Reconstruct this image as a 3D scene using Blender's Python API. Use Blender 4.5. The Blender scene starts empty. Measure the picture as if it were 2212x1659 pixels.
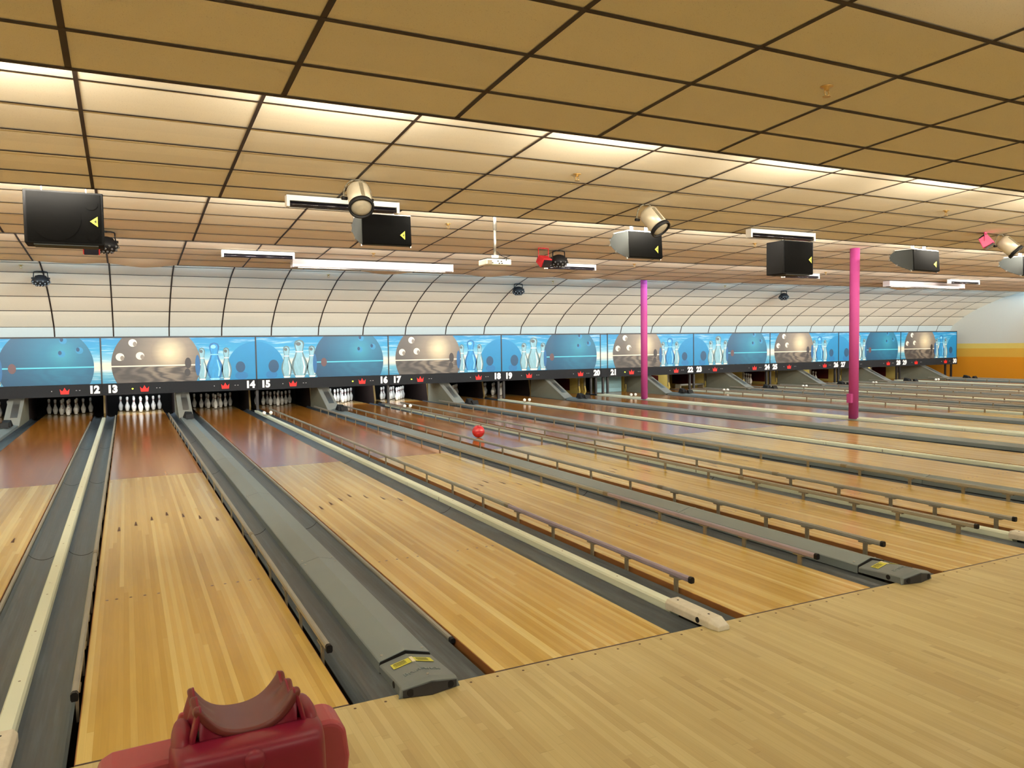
import bpy, bmesh, math, random
from mathutils import Vector, Matrix
random.seed(7)
C = bpy.context.scene.collection
sc = bpy.context.scene
PI = math.pi

# ------------------------------------------------------------------ camera, world, exposure, lights
CAM = Vector((-0.3008, -3.3112, 1.5784)); YAW, PITCH, ROLL, FPX = 0.4643, -0.0509, -0.0136, 1663.47
def make_camera():
    fw = Vector((math.sin(YAW)*math.cos(PITCH), math.cos(YAW)*math.cos(PITCH), math.sin(PITCH)))
    r = Vector((math.cos(YAW), -math.sin(YAW), 0)); u = r.cross(fw)
    r2 = r*math.cos(ROLL) + u*math.sin(ROLL); u2 = u*math.cos(ROLL) - r*math.sin(ROLL)
    cd = bpy.data.cameras.new('camera'); cd.sensor_fit = 'HORIZONTAL'; cd.sensor_width = 36.0
    cd.lens = FPX*36.0/2212.0; cd.clip_start = 0.05; cd.clip_end = 200
    co = bpy.data.objects.new('camera', cd); C.objects.link(co)
    M = Matrix(((r2.x, u2.x, -fw.x, CAM.x), (r2.y, u2.y, -fw.y, CAM.y), (r2.z, u2.z, -fw.z, CAM.z), (0, 0, 0, 1)))
    co.matrix_world = M; sc.camera = co
make_camera()
w = bpy.data.worlds.new('world'); sc.world = w; w.use_nodes = True
w.node_tree.nodes['Background'].inputs[0].default_value = (1.0, 0.9, 0.75, 1)
w.node_tree.nodes['Background'].inputs[1].default_value = 0.02
sc.view_settings.view_transform = 'Standard'; sc.view_settings.look = 'None'
sc.view_settings.exposure = 0.0; sc.view_settings.gamma = 1.0
try: sc.view_settings.use_curve_mapping = False
except Exception: pass
sc.cycles.use_denoising = True
sc.cycles.max_bounces = 8; sc.cycles.diffuse_bounces = 5; sc.cycles.glossy_bounces = 4

def area(name, loc, rot, sx, sy, power, col):
    ld = bpy.data.lights.new(name, 'AREA'); ld.shape = 'RECTANGLE'; ld.size = sx; ld.size_y = sy
    ld.energy = power; ld.color = col
    o = bpy.data.objects.new(name, ld); C.objects.link(o); o.location = loc; o.rotation_euler = rot
    return o
GX0, TILE = -0.54, 1.2192
def step_row(y, z, tilt, power, col, i0, i1, every=2):
    # fluorescent battens hidden behind each ceiling step; tilt 0 = straight down, 90 = towards the pins
    for i in range(i0, i1, every):
        area('cove_lamp', (GX0+(i+0.5)*TILE, y, z), (math.radians(tilt), 0, 0), 1.15, 0.06, power, col)
WARM, MIDW, COOL = (1.0, 0.91, 0.74), (1.0, 0.92, 0.84), (0.42, 0.74, 1.0)
step_row(-5.2, 3.36, 50, 18, WARM, -7, 26)
step_row(-1.66, 3.34, 75, 29, WARM, -7, 26)
step_row(2.06, 3.31, 106, 76, WARM, -7, 26)
step_row(5.86, 3.31, 110, 88, (1.0, 0.93, 0.80), -7, 26)
step_row(9.64, 3.31, 120, 96, (.97, 0.91, 0.83), -7, 26)
step_row(13.45, 3.32, 126, 54, COOL, -7, 26)

# ------------------------------------------------------------------ mesh helpers
class MB:
    def __init__(s): s.v = []; s.f = []; s.sm = []
    def add(s, vs, fs, smooth=False):
        b = len(s.v); s.v += [tuple(v) for v in vs]
        for f in fs: s.f.append(tuple(b+i for i in f)); s.sm.append(smooth)
        return s
    def box(s, x0, x1, y0, y1, z0, z1):
        vs = [(x0,y0,z0),(x1,y0,z0),(x1,y1,z0),(x0,y1,z0),(x0,y0,z1),(x1,y0,z1),(x1,y1,z1),(x0,y1,z1)]
        return s.add(vs, [(0,3,2,1),(4,5,6,7),(0,1,5,4),(1,2,6,5),(2,3,7,6),(3,0,4,7)])
    def prism(s, poly, a0, a1, axis='y', smooth=False):
        # poly: 2D points; axis y -> (x,z), axis x -> (y,z), axis z -> (x,y)
        n = len(poly)
        def P(p, a):
            return {'y': (p[0], a, p[1]), 'x': (a, p[0], p[1]), 'z': (p[0], p[1], a)}[axis]
        vs = [P(p, a0) for p in poly] + [P(p, a1) for p in poly]
        fs = [(i, (i+1) % n, n+(i+1) % n, n+i) for i in range(n)]
        s.add(vs, fs, smooth)
        s.add(vs[:n], [tuple(range(n-1, -1, -1))]); s.add(vs[n:], [tuple(range(n))])
        return s
    def tube(s, p0, p1, r0, r1=None, n=12, caps=True, smooth=True):
        r1 = r0 if r1 is None else r1
        p0 = Vector(p0); p1 = Vector(p1); d = (p1-p0).normalized()
        a = d.orthogonal().normalized(); b = d.cross(a)
        ring = [a*math.cos(2*PI*i/n)+b*math.sin(2*PI*i/n) for i in range(n)]
        vs = [p0+q*r0 for q in ring]+[p1+q*r1 for q in ring]
        s.add(vs, [(i, (i+1) % n, n+(i+1) % n, n+i) for i in range(n)], smooth)
        if caps: s.add(vs[:n], [tuple(range(n-1, -1, -1))]); s.add(vs[n:], [tuple(range(n))])
        return s
    def path(s, pts, r, n=6):
        for a, b in zip(pts[:-1], pts[1:]): s.tube(a, b, r, n=n)
        return s
    def lathe(s, prof, n=16, smooth=True, M=None, caps=True):
        # prof: (radius, height) along local z
        vs = []
        for r, z in prof:
            for i in range(n):
                t = 2*PI*i/n; v = Vector((r*math.cos(t), r*math.sin(t), z)); vs.append(M @ v if M else v)
        fs = []
        for k in range(len(prof)-1):
            for i in range(n): fs.append((k*n+i, k*n+(i+1) % n, (k+1)*n+(i+1) % n, (k+1)*n+i))
        s.add(vs, fs, smooth)
        if caps: s.add(vs[:n], [tuple(range(n-1, -1, -1))]); s.add(vs[-n:], [tuple(range(n))])
        return s
    def sphere(s, c, r, n=16, m=10, sx=1, sy=1, sz=1):
        prof = [(max(1e-4, r*math.sin(PI*k/m)), -r*math.cos(PI*k/m)) for k in range(m+1)]
        M = Matrix.Translation(Vector(c)) @ Matrix.Diagonal((sx, sy, sz, 1))
        return s.lathe(prof, n, True, M)
    def xform(s, M): s.v = [tuple(M @ Vector(v)) for v in s.v]; return s
    def build(s, name, m, parent=None, loc=None, bevel=0, seg=2):
        me = bpy.data.meshes.new(name); me.from_pydata(s.v, [], s.f)
        me.polygons.foreach_set('use_smooth', s.sm)
        me.materials.append(m); me.update()
        bm = bmesh.new(); bm.from_mesh(me)
        bmesh.ops.remove_doubles(bm, verts=bm.verts, dist=1e-5)
        bmesh.ops.recalc_face_normals(bm, faces=bm.faces); bm.to_mesh(me); bm.free()
        o = bpy.data.objects.new(name, me); C.objects.link(o)
        if parent: o.parent = parent
        if loc is not None: o.location = loc
        if bevel:
            md = o.modifiers.new('bevel', 'BEVEL'); md.width = bevel; md.segments = seg; md.limit_method = 'ANGLE'
            md.angle_limit = math.radians(35)
        return o
def empty(name, loc=(0,0,0), rz=0):
    o = bpy.data.objects.new(name, None); C.objects.link(o); o.location = loc; o.rotation_euler = (0,0,rz)
    o.empty_display_size = 0.1
    return o
def tag(o, label, cat, group=None, kind=None):
    if label: o['label'] = label
    if cat: o['category'] = cat
    if group: o['group'] = group
    if kind: o['kind'] = kind
    return o
def struct(o): o['kind'] = 'structure'; return o
KIDS = {}
def copy_tree(o, parent=None):
    c = o.copy(); C.objects.link(c)
    if parent: c.parent = parent
    for ch in list(o.children): copy_tree(ch, c)
    return c

# ------------------------------------------------------------------ materials
def srgb(r, g, b):
    f = lambda c: (c/255)/12.92 if c/255 <= .04045 else ((c/255+.055)/1.055)**2.4
    return (f(r), f(g), f(b), 1)
class NT:
    def __init__(s, name):
        s.m = bpy.data.materials.new(name); s.m.use_nodes = True; s.t = s.m.node_tree; s.n = s.t.nodes
        s.b = s.n['Principled BSDF']
    def node(s, k, **kw):
        n = s.n.new(k)
        for a, v in kw.items(): setattr(n, a, v)
        return n
    def lk(s, a, b): s.t.links.new(a, b)
    def val(s, sock, v):
        if isinstance(v, (int, float)): sock.default_value = v
        elif isinstance(v, tuple): sock.default_value = v
        else: s.lk(v, sock)
    def math(s, op, a, b=0.0, c=None, clamp=False):
        n = s.node('ShaderNodeMath', operation=op, use_clamp=clamp)
        s.val(n.inputs[0], a); s.val(n.inputs[1], b)
        if c is not None: s.val(n.inputs[2], c)
        return n.outputs[0]
    def coords(s, which='Object'):
        tc = s.node('ShaderNodeTexCoord'); sp = s.node('ShaderNodeSeparateXYZ'); s.lk(tc.outputs[which], sp.inputs[0])
        return tc.outputs[which], sp.outputs[0], sp.outputs[1], sp.outputs[2]
    def comb(s, x, y, z=0.0):
        n = s.node('ShaderNodeCombineXYZ')
        for i, v in enumerate((x, y, z)): s.val(n.inputs[i], v)
        return n.outputs[0]
    def white(s, vec):
        n = s.node('ShaderNodeTexWhiteNoise', noise_dimensions='3D'); s.lk(vec, n.inputs['Vector']); return n.outputs['Value']
    def noise(s, vec, scale, detail=3, rough=.5):
        n = s.node('ShaderNodeTexNoise'); s.lk(vec, n.inputs['Vector']); n.inputs['Scale'].default_value = scale
        n.inputs['Detail'].default_value = detail; n.inputs['Roughness'].default_value = rough
        return n.outputs[0]
    def ramp(s, fac, stops, interp='LINEAR'):
        n = s.node('ShaderNodeValToRGB'); n.color_ramp.interpolation = interp
        e = n.color_ramp.elements
        while len(e) < len(stops): e.new(0.5)
        for i, (p, c) in enumerate(stops): e[i].position = p; e[i].color = c
        s.lk(fac, n.inputs[0]); return n.outputs[0]
    def mix(s, fac, a, b, mode='MIX'):
        n = s.node('ShaderNodeMix', data_type='RGBA', blend_type=mode)
        s.val(n.inputs[0], fac); s.val(n.inputs[6], a); s.val(n.inputs[7], b); return n.outputs[2]
    def out(s, col=None, rough=None, metal=None, bump=None, bstr=.1, bdist=.01, **kw):
        if col is not None: s.val(s.b.inputs['Base Color'], col)
        if rough is not None: s.val(s.b.inputs['Roughness'], rough)
        if metal is not None: s.val(s.b.inputs['Metallic'], metal)
        for k, v in kw.items(): s.val(s.b.inputs[k.replace('_', ' ')], v)
        if bump is not None:
            n = s.node('ShaderNodeBump'); n.inputs['Strength'].default_value = bstr; n.inputs['Distance'].default_value = bdist
            s.lk(bump, n.inputs['Height']); s.lk(n.outputs[0], s.b.inputs['Normal'])
        return s.m
def simple(name, col, rough=.5, metal=0., var=.12, scale=20., **kw):
    t = NT(name); v, x, y, z = t.coords(); n = t.noise(v, scale)
    f = t.math('MULTIPLY_ADD', n, 2*var, 1-var)
    c = t.mix(1.0, col, t.comb(f, f, f), 'MULTIPLY')
    return t.out(c, rough, metal, **kw)
def emit(name, col, strength):
    t = NT(name); return t.out(col, .5, Emission_Color=col, Emission_Strength=strength)

def board_mat(name, bw, blen, cols, rough, coat, seed, jitter=1.0, seam=0.10, grain=.10, extra=None, spec=.5):
    t = NT(name); v, x, y, z = t.coords()
    oi = t.node('ShaderNodeObjectInfo'); rnd = t.math('MULTIPLY', oi.outputs['Random'], 97.0)
    bi = t.math('FLOOR', t.math('DIVIDE', t.math('ADD', x, 40.0), bw))
    off = t.white(t.comb(bi, seed, rnd))
    yy = t.math('ADD', t.math('DIVIDE', t.math('ADD', y, 60.0), blen), t.math('MULTIPLY', off, 7.0))
    bj = t.math('FLOOR', yy)
    r = t.white(t.comb(bi, bj, t.math('ADD', rnd, seed)))
    wide = t.white(t.comb(t.math('FLOOR', t.math('DIVIDE', bi, 2.0)), seed+3.0, rnd))
    f = t.math('ADD', t.math('MULTIPLY', r, .6*jitter), t.math('MULTIPLY', wide, .4*jitter))
    c = t.ramp(f, cols)
    g = t.noise(t.comb(t.math('MULTIPLY', x, 60.0), t.math('MULTIPLY', y, 2.2), rnd), 1.5, 4)
    gm = t.math('MULTIPLY_ADD', g, 2*grain, 1-grain)
    fx = t.math('FRACT', t.math('DIVIDE', t.math('ADD', x, 40.0), bw))
    e1 = t.math('LESS_THAN', fx, .05); fy = t.math('FRACT', yy); e2 = t.math('LESS_THAN', fy, .004/blen*1.0)
    e = t.math('MAXIMUM', e1, e2); gm = t.math('MULTIPLY', gm, t.math('SUBTRACT', 1.0, t.math('MULTIPLY', e, seam)))
    c = t.mix(1.0, c, t.comb(gm, gm, gm), 'MULTIPLY')
    if extra: c = extra(t, c, v, x, y)
    m = t.out(c, rough, 0., Coat_Weight=coat, Coat_Roughness=.10, Specular_IOR_Level=spec)
    return m

M = {}
def mk_mats():
    M['lane'] = board_mat('lane_maple', .0270, 4.5, [(0, srgb(178,144,62)), (.4, srgb(192,160,78)), (.65, srgb(206,177,98)), (1, srgb(226,207,136))], .20, 0.0, 1.0, spec=.38)
    M['pine'] = board_mat('lane_pine', .0270, 6.0, [(0, srgb(150,94,32)), (.5, srgb(159,102,38)), (1, srgb(170,114,48))], .15, 0.0, 2.0, seam=.25, spec=.20)
    M['pindeck'] = board_mat('lane_pin_deck', .0270, 6.0, [(0, srgb(150,120,70)), (1, srgb(175,145,90))], .15, .0, 5.0, spec=.4)
    def wear(t, c, v, x, y):
        n = t.noise(v, 1.3, 4); k = t.ramp(n, [(.35, (1,1,1,1)), (.7, (.90,.88,.86,1))])
        c = t.mix(1.0, c, k, 'MULTIPLY')
        bi = t.math('FLOOR', t.math('DIVIDE', t.math('ADD', x, 40.0), .0315)); bj = t.math('FLOOR', t.math('MULTIPLY', t.math('ADD', y, t.white(t.comb(bi, 2.0, 2.0))), 2.6))
        r = t.white(t.comb(bi, bj, 9.0)); d = t.math('MULTIPLY', t.math('GREATER_THAN', r, .93), .28)
        return t.mix(d, c, srgb(138,108,68))
    M['approach'] = board_mat('approach_maple', .0315, .85, [(0, srgb(184,165,113)), (.5, srgb(196,180,127)), (1, srgb(207,194,142))], .45, .10, 4.0, seam=.14, extra=wear)
    # ceiling tile
    t = NT('ceiling_tile'); v, x, y, z = t.coords(); n = t.noise(v, 150, 2)
    k = t.math('GREATER_THAN', n, .66); cell = t.white(t.comb(t.math('FLOOR', t.math('DIVIDE', t.math('SUBTRACT', x, GX0), TILE)), t.math('FLOOR', t.math('DIVIDE', t.math('SUBTRACT', y, 1.944), .605)), 1.0))
    f = t.math('MULTIPLY_ADD', cell, .07, .95)
    c = t.mix(1.0, srgb(231,222,202), t.comb(f, f, f), 'MULTIPLY'); c = t.mix(t.math('MULTIPLY', k, .35), c, srgb(150,128,96))
    M['tile'] = t.out(c, .95, bump=n, bstr=.15, bdist=.003)
    M['bottom_row_shade'] = simple('bottom_row_shade_grey', srgb(186,196,196), .9, var=.03)  # greyer than the tiles: shade painted onto the over-bright bottom row
    M['grid'] = simple('black_grid', srgb(40,26,18), .6)
    M['white_metal'] = simple('white_enamel', srgb(240,240,238), .4, var=.04)
    M['uv_tube'] = simple('dark_tube', srgb(22,20,30), .15)
    M['black'] = simple('black_plastic', srgb(20,20,22), .6, Specular_IOR_Level=.25); M['cab'] = simple('cabinet_black', srgb(14,14,15), .8, Specular_IOR_Level=.15); M['studs'] = simple('dark_lens', srgb(88,90,92), .15); M['trough'] = simple('trough_white', srgb(196,190,194), .5, var=.04)
    M['black_cloth'] = simple('black_grille', srgb(9,9,9), 1.0, scale=300, var=.3, Specular_IOR_Level=.1)
    M['speaker_side'] = simple('speaker_carpet', srgb(54,58,58), .9, scale=200, var=.2)
    M['steel'] = simple('brushed_steel', srgb(168,166,160), .35, .9, var=.08)
    M['zinc'] = simple('zinc_bracket', srgb(132,124,104), .45, .2, var=.2, scale=40)
    M['rail'] = simple('rail_aluminium', srgb(150,149,140), .40, .15, var=.12, scale=9)
    M['rail_purple'] = simple('rail_purple', srgb(160,148,166), .38, .15, var=.12, scale=9)
    M['can'] = simple('can_metal', srgb(196,186,164), .35, .15, var=.06)
    M['lens'] = simple('lamp_lens', srgb(150,142,124), .10, 0., var=.3, scale=14)
    t = NT('gutter_grey'); v, x, y, z = t.coords('Object'); oi = t.node('ShaderNodeObjectInfo')
    vv = t.comb(t.math('MULTIPLY', x, 40.0), t.math('MULTIPLY', y, 1.6), t.math('MULTIPLY', oi.outputs['Random'], 50.0)); n = t.noise(vv, .8, 6, .65)
    c = t.ramp(n, [(.22, srgb(46,55,62)), (.52, srgb(66,77,86)), (.82, srgb(98,112,124))]); M['gutter'] = t.out(c, t.math('MULTIPLY_ADD', n, .3, .22), 0.)
    M['cover'] = simple('ball_track_grey', srgb(117,130,134), .40, .0, var=.06, scale=3)
    M['hood'] = simple('hood_grey', srgb(108,118,122), .5, .0, var=.05, scale=60)
    t = NT('cap_cream'); v, x, y, z = t.coords(); n = t.noise(v, 25, 6, .7); n2 = t.noise(t.comb(t.math('MULTIPLY', x, 60.0), t.math('MULTIPLY', y, 6.0), z), 1.0, 5, .7)
    c = t.mix(t.math('GREATER_THAN', n2, .68), srgb(226,236,218), srgb(104,100,84)); M['cap'] = t.out(c, .45)
    t = NT('block_cream'); v, x, y, z = t.coords(); n = t.noise(v, 18, 8, .75)
    M['block'] = t.out(t.ramp(n, [(.28, srgb(140,132,116)), (.36, srgb(210,206,190)), (.7, srgb(228,224,208))]), .6)
    M['edge_wood'] = simple('lane_edge_wood', srgb(140,92,46), .6, scale=8, var=.2)
    M['dark'] = simple('pit_black', srgb(14,13,13), .9)
    M['subfloor'] = simple('subfloor', srgb(30,27,24), .95)
    M['arrow'] = simple('arrow_inlay', srgb(78,52,32), .6)
    M['front'] = simple('hood_front_shade', srgb(44,46,52), .6)  # hood front darkened: its shade is put into the colour
    M['line'] = simple('foul_line', srgb(58,38,28), .5)
    M['frame'] = simple('mask_frame', srgb(30,30,34), .45)
    M['band'] = simple('mask_band', srgb(34,35,38), .8, var=.08, Specular_IOR_Level=.2)
    M['number'] = simple('number_white', srgb(244,244,242), .5, var=.01)
    t = NT('crown_red'); M['crown'] = t.out(srgb(190,14,12), .5, Emission_Color=srgb(255,34,18), Emission_Strength=.42)
    M['lamp_on'] = emit('indicator_on', srgb(230,255,60), 3.0)
    M['lamp_off'] = simple('indicator_off', srgb(170,170,170), .4)
    M['pink'] = simple('pillar_pink', srgb(166,60,126), .75, scale=60, var=.06)
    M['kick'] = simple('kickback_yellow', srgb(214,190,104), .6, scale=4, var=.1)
    M['kick_shaded'] = simple('kickback_shaded', srgb(128,108,64), .6, scale=4, var=.15)  # dimmer copy of the kickback yellow, pit shade painted into the colour
    M['maroon'] = simple('maroon_plate', srgb(86,22,20), .6); M['maroon_shaded'] = simple('maroon_plate_shaded', srgb(30,13,11), .7)  # second maroon is a darkened copy with the pit shade painted in
    M['hump'] = simple('hump_grey', srgb(150,152,146), .35, .3, var=.08, scale=4)
    M['hump_side'] = simple('hump_side_grey', srgb(124,126,112), .6, var=.15, scale=3)
    M['globe'] = simple('globe_white', srgb(240,240,236), .25, var=.02)
    M['blue_bin'] = simple('blue_plastic', srgb(22,44,104), .5)
    M['sweep'] = simple('sweep_blue', srgb(140,184,196), .45)
    M['red_paint'] = simple('red_paint', srgb(170,32,38), .5)
    M['pink_paint'] = simple('pink_paint', srgb(236,86,136), .4)
    M['projector'] = simple('projector_white', srgb(236,232,216), .4, var=.03)
    M['brass'] = simple('brass', srgb(196,164,104), .35, .8)
    M['sticker'] = simple('sticker_yellow', srgb(208,208,72), .5, var=.06)
    M['sticker_white'] = simple('sticker_white', srgb(232,226,196), .5, var=.03)
    M['ink'] = simple('ink', srgb(44,46,28), .6)
    # ball
    t = NT('red_ball'); v, x, y, z = t.coords(); n = t.noise(v, 14, 4)
    M['ball'] = t.out(t.ramp(n, [(.3, srgb(150,14,28)), (.7, srgb(214,40,54))]), .12, Coat_Weight=.6)
    # pin
    t = NT('pin_white'); v, x, y, z = t.coords()
    s1 = t.math('LESS_THAN', t.math('ABSOLUTE', t.math('SUBTRACT', z, .283)), .0055); s2 = t.math('LESS_THAN', t.math('ABSOLUTE', t.math('SUBTRACT', z, .262)), .0055)
    s = t.math('MAXIMUM', s1, s2); lg = t.math('MULTIPLY', t.math('LESS_THAN', t.math('ABSOLUTE', x), .012), t.math('MULTIPLY', t.math('LESS_THAN', t.math('ABSOLUTE', t.math('SUBTRACT', z, .165)), .010), t.math('LESS_THAN', y, 0.0)))
    c = t.mix(s, srgb(240,242,240), srgb(120,24,40)); c = t.mix(t.math('MULTIPLY', lg, .8), c, srgb(120,40,50)); bs = t.math('LESS_THAN', z, .012); c = t.mix(bs, c, srgb(60,60,60))
    M['pin'] = t.out(c, .25, Coat_Weight=.3)
    # translucent ramp plastics
    def plastic(name, a, b, tr):
        t = NT(name); v, x, y, z = t.coords(); n = t.noise(v, 5, 3)
        return t.out(t.ramp(n, [(.3, a), (.7, b)]), .38, Transmission_Weight=tr, Subsurface_Weight=.25, Subsurface_Scale=.03, Subsurface_Radius=(1.0, .25, .2))
    M['ramp_red'] = plastic('ramp_red', srgb(124,20,46), srgb(138,26,58), .10)
    M['ramp_amber'] = plastic('ramp_amber', srgb(104,44,44), srgb(118,54,50), .10)
    M['ramp_pink'] = plastic('ramp_pink', srgb(168,72,84), srgb(176,80,90), .05)
    # right wall stripes
    t = NT('striped_wall'); v, x, y, z = t.coords(); n = t.noise(v, 30, 4); f = t.math('MULTIPLY_ADD', n, .08, .96)
    c = t.ramp(t.math('DIVIDE', z, 4.0), [(0, srgb(214,138,8)), (.825/4, srgb(212,164,60)), (1.164/4, srgb(214,190,98)), (1.371/4, srgb(196,196,188))], 'CONSTANT')
    M['wall'] = t.out(t.mix(1.0, c, t.comb(f, f, f), 'MULTIPLY'), .85, bump=n, bstr=.1)
    M['plain_wall'] = simple('plain_wall', srgb(222,212,190), .9, var=.04, scale=4)
    # --- printed artwork
    t = NT('print_sky'); v, x, y, z = t.coords(); oi = t.node('ShaderNodeObjectInfo')
    st = t.noise(t.comb(t.math('MULTIPLY', x, .9), t.math('MULTIPLY', z, 11.0), t.math('MULTIPLY', oi.outputs['Random'], 9.0)), 1.6, 5, .6)
    c = t.ramp(t.math('DIVIDE', z, 1.05), [(0, srgb(34,126,166)), (.22, srgb(98,164,186)), (.31, srgb(206,204,190)), (.40, srgb(226,212,186)), (.50, srgb(130,182,200)), (.70, srgb(38,144,186)), (1, srgb(24,126,176))])
    k = t.ramp(st, [(.52, (0,0,0,1)), (.74, (1,1,1,1))]); c = t.mix(t.math('MULTIPLY', k, .55), c, srgb(214,238,244))
    M['sky'] = t.out(c, .45)
    def ballprint(name, stops, hx, hz, line, dark, swirl):
        t = NT(name); v, x, y, z = t.coords()
        dx = t.math('SUBTRACT', x, hx); dz = t.math('SUBTRACT', z, hz); d = t.math('SQRT', t.math('ADD', t.math('MULTIPLY', dx, dx), t.math('MULTIPLY', dz, dz)))
        c = t.ramp(t.math('DIVIDE', d, 1.5), stops)
        w_ = t.noise(t.comb(t.math('MULTIPLY', x, 1.2), t.math('MULTIPLY', z, 5.0), 1.0), 2.2, 6, .65)
        s1 = t.node('ShaderNodeTexWave'); s1.inputs['Scale'].default_value = 1.6; s1.inputs['Distortion'].default_value = 14.0; s1.inputs['Detail'].default_value = 3.0
        t.lk(t.comb(t.math('MULTIPLY', x, .5), t.math('MULTIPLY', z, 2.4), 0.0), s1.inputs['Vector'])
        low = t.math('LESS_THAN', z, -.02)
        c = t.mix(t.math('MULTIPLY', low, t.math('MULTIPLY', s1.outputs['Color'], swirl)), c, dark)
        c = t.mix(t.math('MULTIPLY', w_, .28), c, dark)
        ln = t.math('LESS_THAN', t.math('ABSOLUTE', z), .014); c = t.mix(t.math('MULTIPLY', ln, .75), c, line)
        return t.out(c, .4)
    M['silver'] = ballprint('print_silver_ball', [(0, srgb(240,220,180)), (.10, srgb(210,190,156)), (.26, srgb(144,130,114)), (.55, srgb(98,90,84)), (1, srgb(74,70,68))], .28, .30, srgb(250,238,214), srgb(60,56,56), .95)
    M['blueball'] = ballprint('print_blue_ball', [(0, srgb(50,148,170)), (.22, srgb(24,112,142)), (.6, srgb(12,80,112)), (1, srgb(8,52,84))], .30, .30, srgb(90,206,226), srgb(12,72,108), .3)
    M['disc'] = simple('print_disc', srgb(4,122,172), .45, var=.06, scale=5)
    M['disc_oval'] = simple('print_disc_oval', srgb(22,70,104), .45)
    M['disc_shade'] = simple('print_disc_reflection', srgb(20,106,160), .45)
    M['hole_light'] = simple('print_hole_light', srgb(228,216,198), .45); M['hole_dark'] = simple('print_hole_shadow', srgb(134,122,110), .45)
    M['hole_blue'] = simple('print_hole_blue', srgb(40,128,172), .45); M['hole_bdark'] = simple('print_hole_blue_shadow', srgb(14,64,98), .45)
    M['oval_grey'] = simple('print_oval_grey', srgb(52,48,50), .45); M['oval_brown'] = simple('print_oval_brown', srgb(92,66,70), .45); M['oval_blue'] = simple('print_oval_blue', srgb(26,92,142), .45)
    for nm, cl in dict(pg_edge=(88,112,116), pg_mid=(128,172,186), pg_hi=(236,232,214), pg_dark=(84,92,94), pb_edge=(22,96,150), pb_mid=(36,136,190), pb_hi=(130,196,222)).items():
        t = NT('print_'+nm); v, x, y, z = t.coords(); n = t.noise(t.comb(t.math('MULTIPLY', x, 20.0), t.math('MULTIPLY', z, 6.0), 0.0), 1.0, 4)
        f = t.math('MULTIPLY_ADD', n, .7, .65); M[nm] = t.out(t.mix(1.0, srgb(*cl), t.comb(f, f, f), 'MULTIPLY'), .45)
mk_mats()

# ------------------------------------------------------------------ layout numbers
W1, W2, EX, LH = 1.7724, 1.5988, 0.2124, 0.52705
def lc(n):
    k = (n-13)//2; x = k*(W1+W2)
    if (n-13) % 2: x += W1
    if n >= 21: x += EX
    return x
def divx(n): return (lc(n)+lc(n+1))/2       # centre between lane n and n+1
XL, XR = -9.075, 30.86
LANES = range(11, 31)

# ------------------------------------------------------------------ ceiling
def seg_pts(pts, n):                                    # resample not needed: rows given directly
    return pts
SECT = [
    [(-6.0, 3.47), (-5.42, 3.47), (-4.83, 3.43), (-4.24, 3.39), (-3.65, 3.35), (-3.06, 3.31), (-2.47, 3.27), (-1.85, 3.225)],
    [(-1.85, 3.47), (-1.66, 3.45), (-1.05, 3.36), (-.44, 3.33), (.176, 3.318), (.797, 3.295), (1.408, 3.262), (1.944, 3.222)],
    [(1.944, 3.478), (2.20, 3.470), (2.81, 3.438), (3.416, 3.397), (4.038, 3.355), (4.643, 3.313), (5.26, 3.273), (5.749, 3.234)],
    [(5.749, 3.478), (5.95, 3.470), (6.46, 3.448), (7.065, 3.409), (7.691, 3.364), (8.265, 3.318), (8.935, 3.279), (9.519, 3.234)],
    [(9.519, 3.478), (9.72, 3.470), (10.23, 3.437), (10.82, 3.395), (11.401, 3.352), (12.01, 3.318), (12.62, 3.279), (13.323, 3.237)],
    [(13.323, 3.478), (13.52, 3.470), (14.08, 3.42), (14.69, 3.335), (15.288, 3.198), (15.822, 3.01), (16.389, 2.778), (16.928, 2.487), (17.424, 2.131), (17.557, 1.80)],
]
NI = int(round((XR-XL)/TILE))+1
def xs_cols():
    xs = [XL]; i = -7
    while GX0+i*TILE < XR-.02:
        xs.append(GX0+i*TILE); i += 1
    return xs+[XR]
SAG = {(4, -1): .03, (4, 0): .065, (4, 4): .06, (4, 6): .045, (4, 7): .03, (4, 8): .05, (4, 9): .03, (4, 18): .07, (4, 12): .03}
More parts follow.
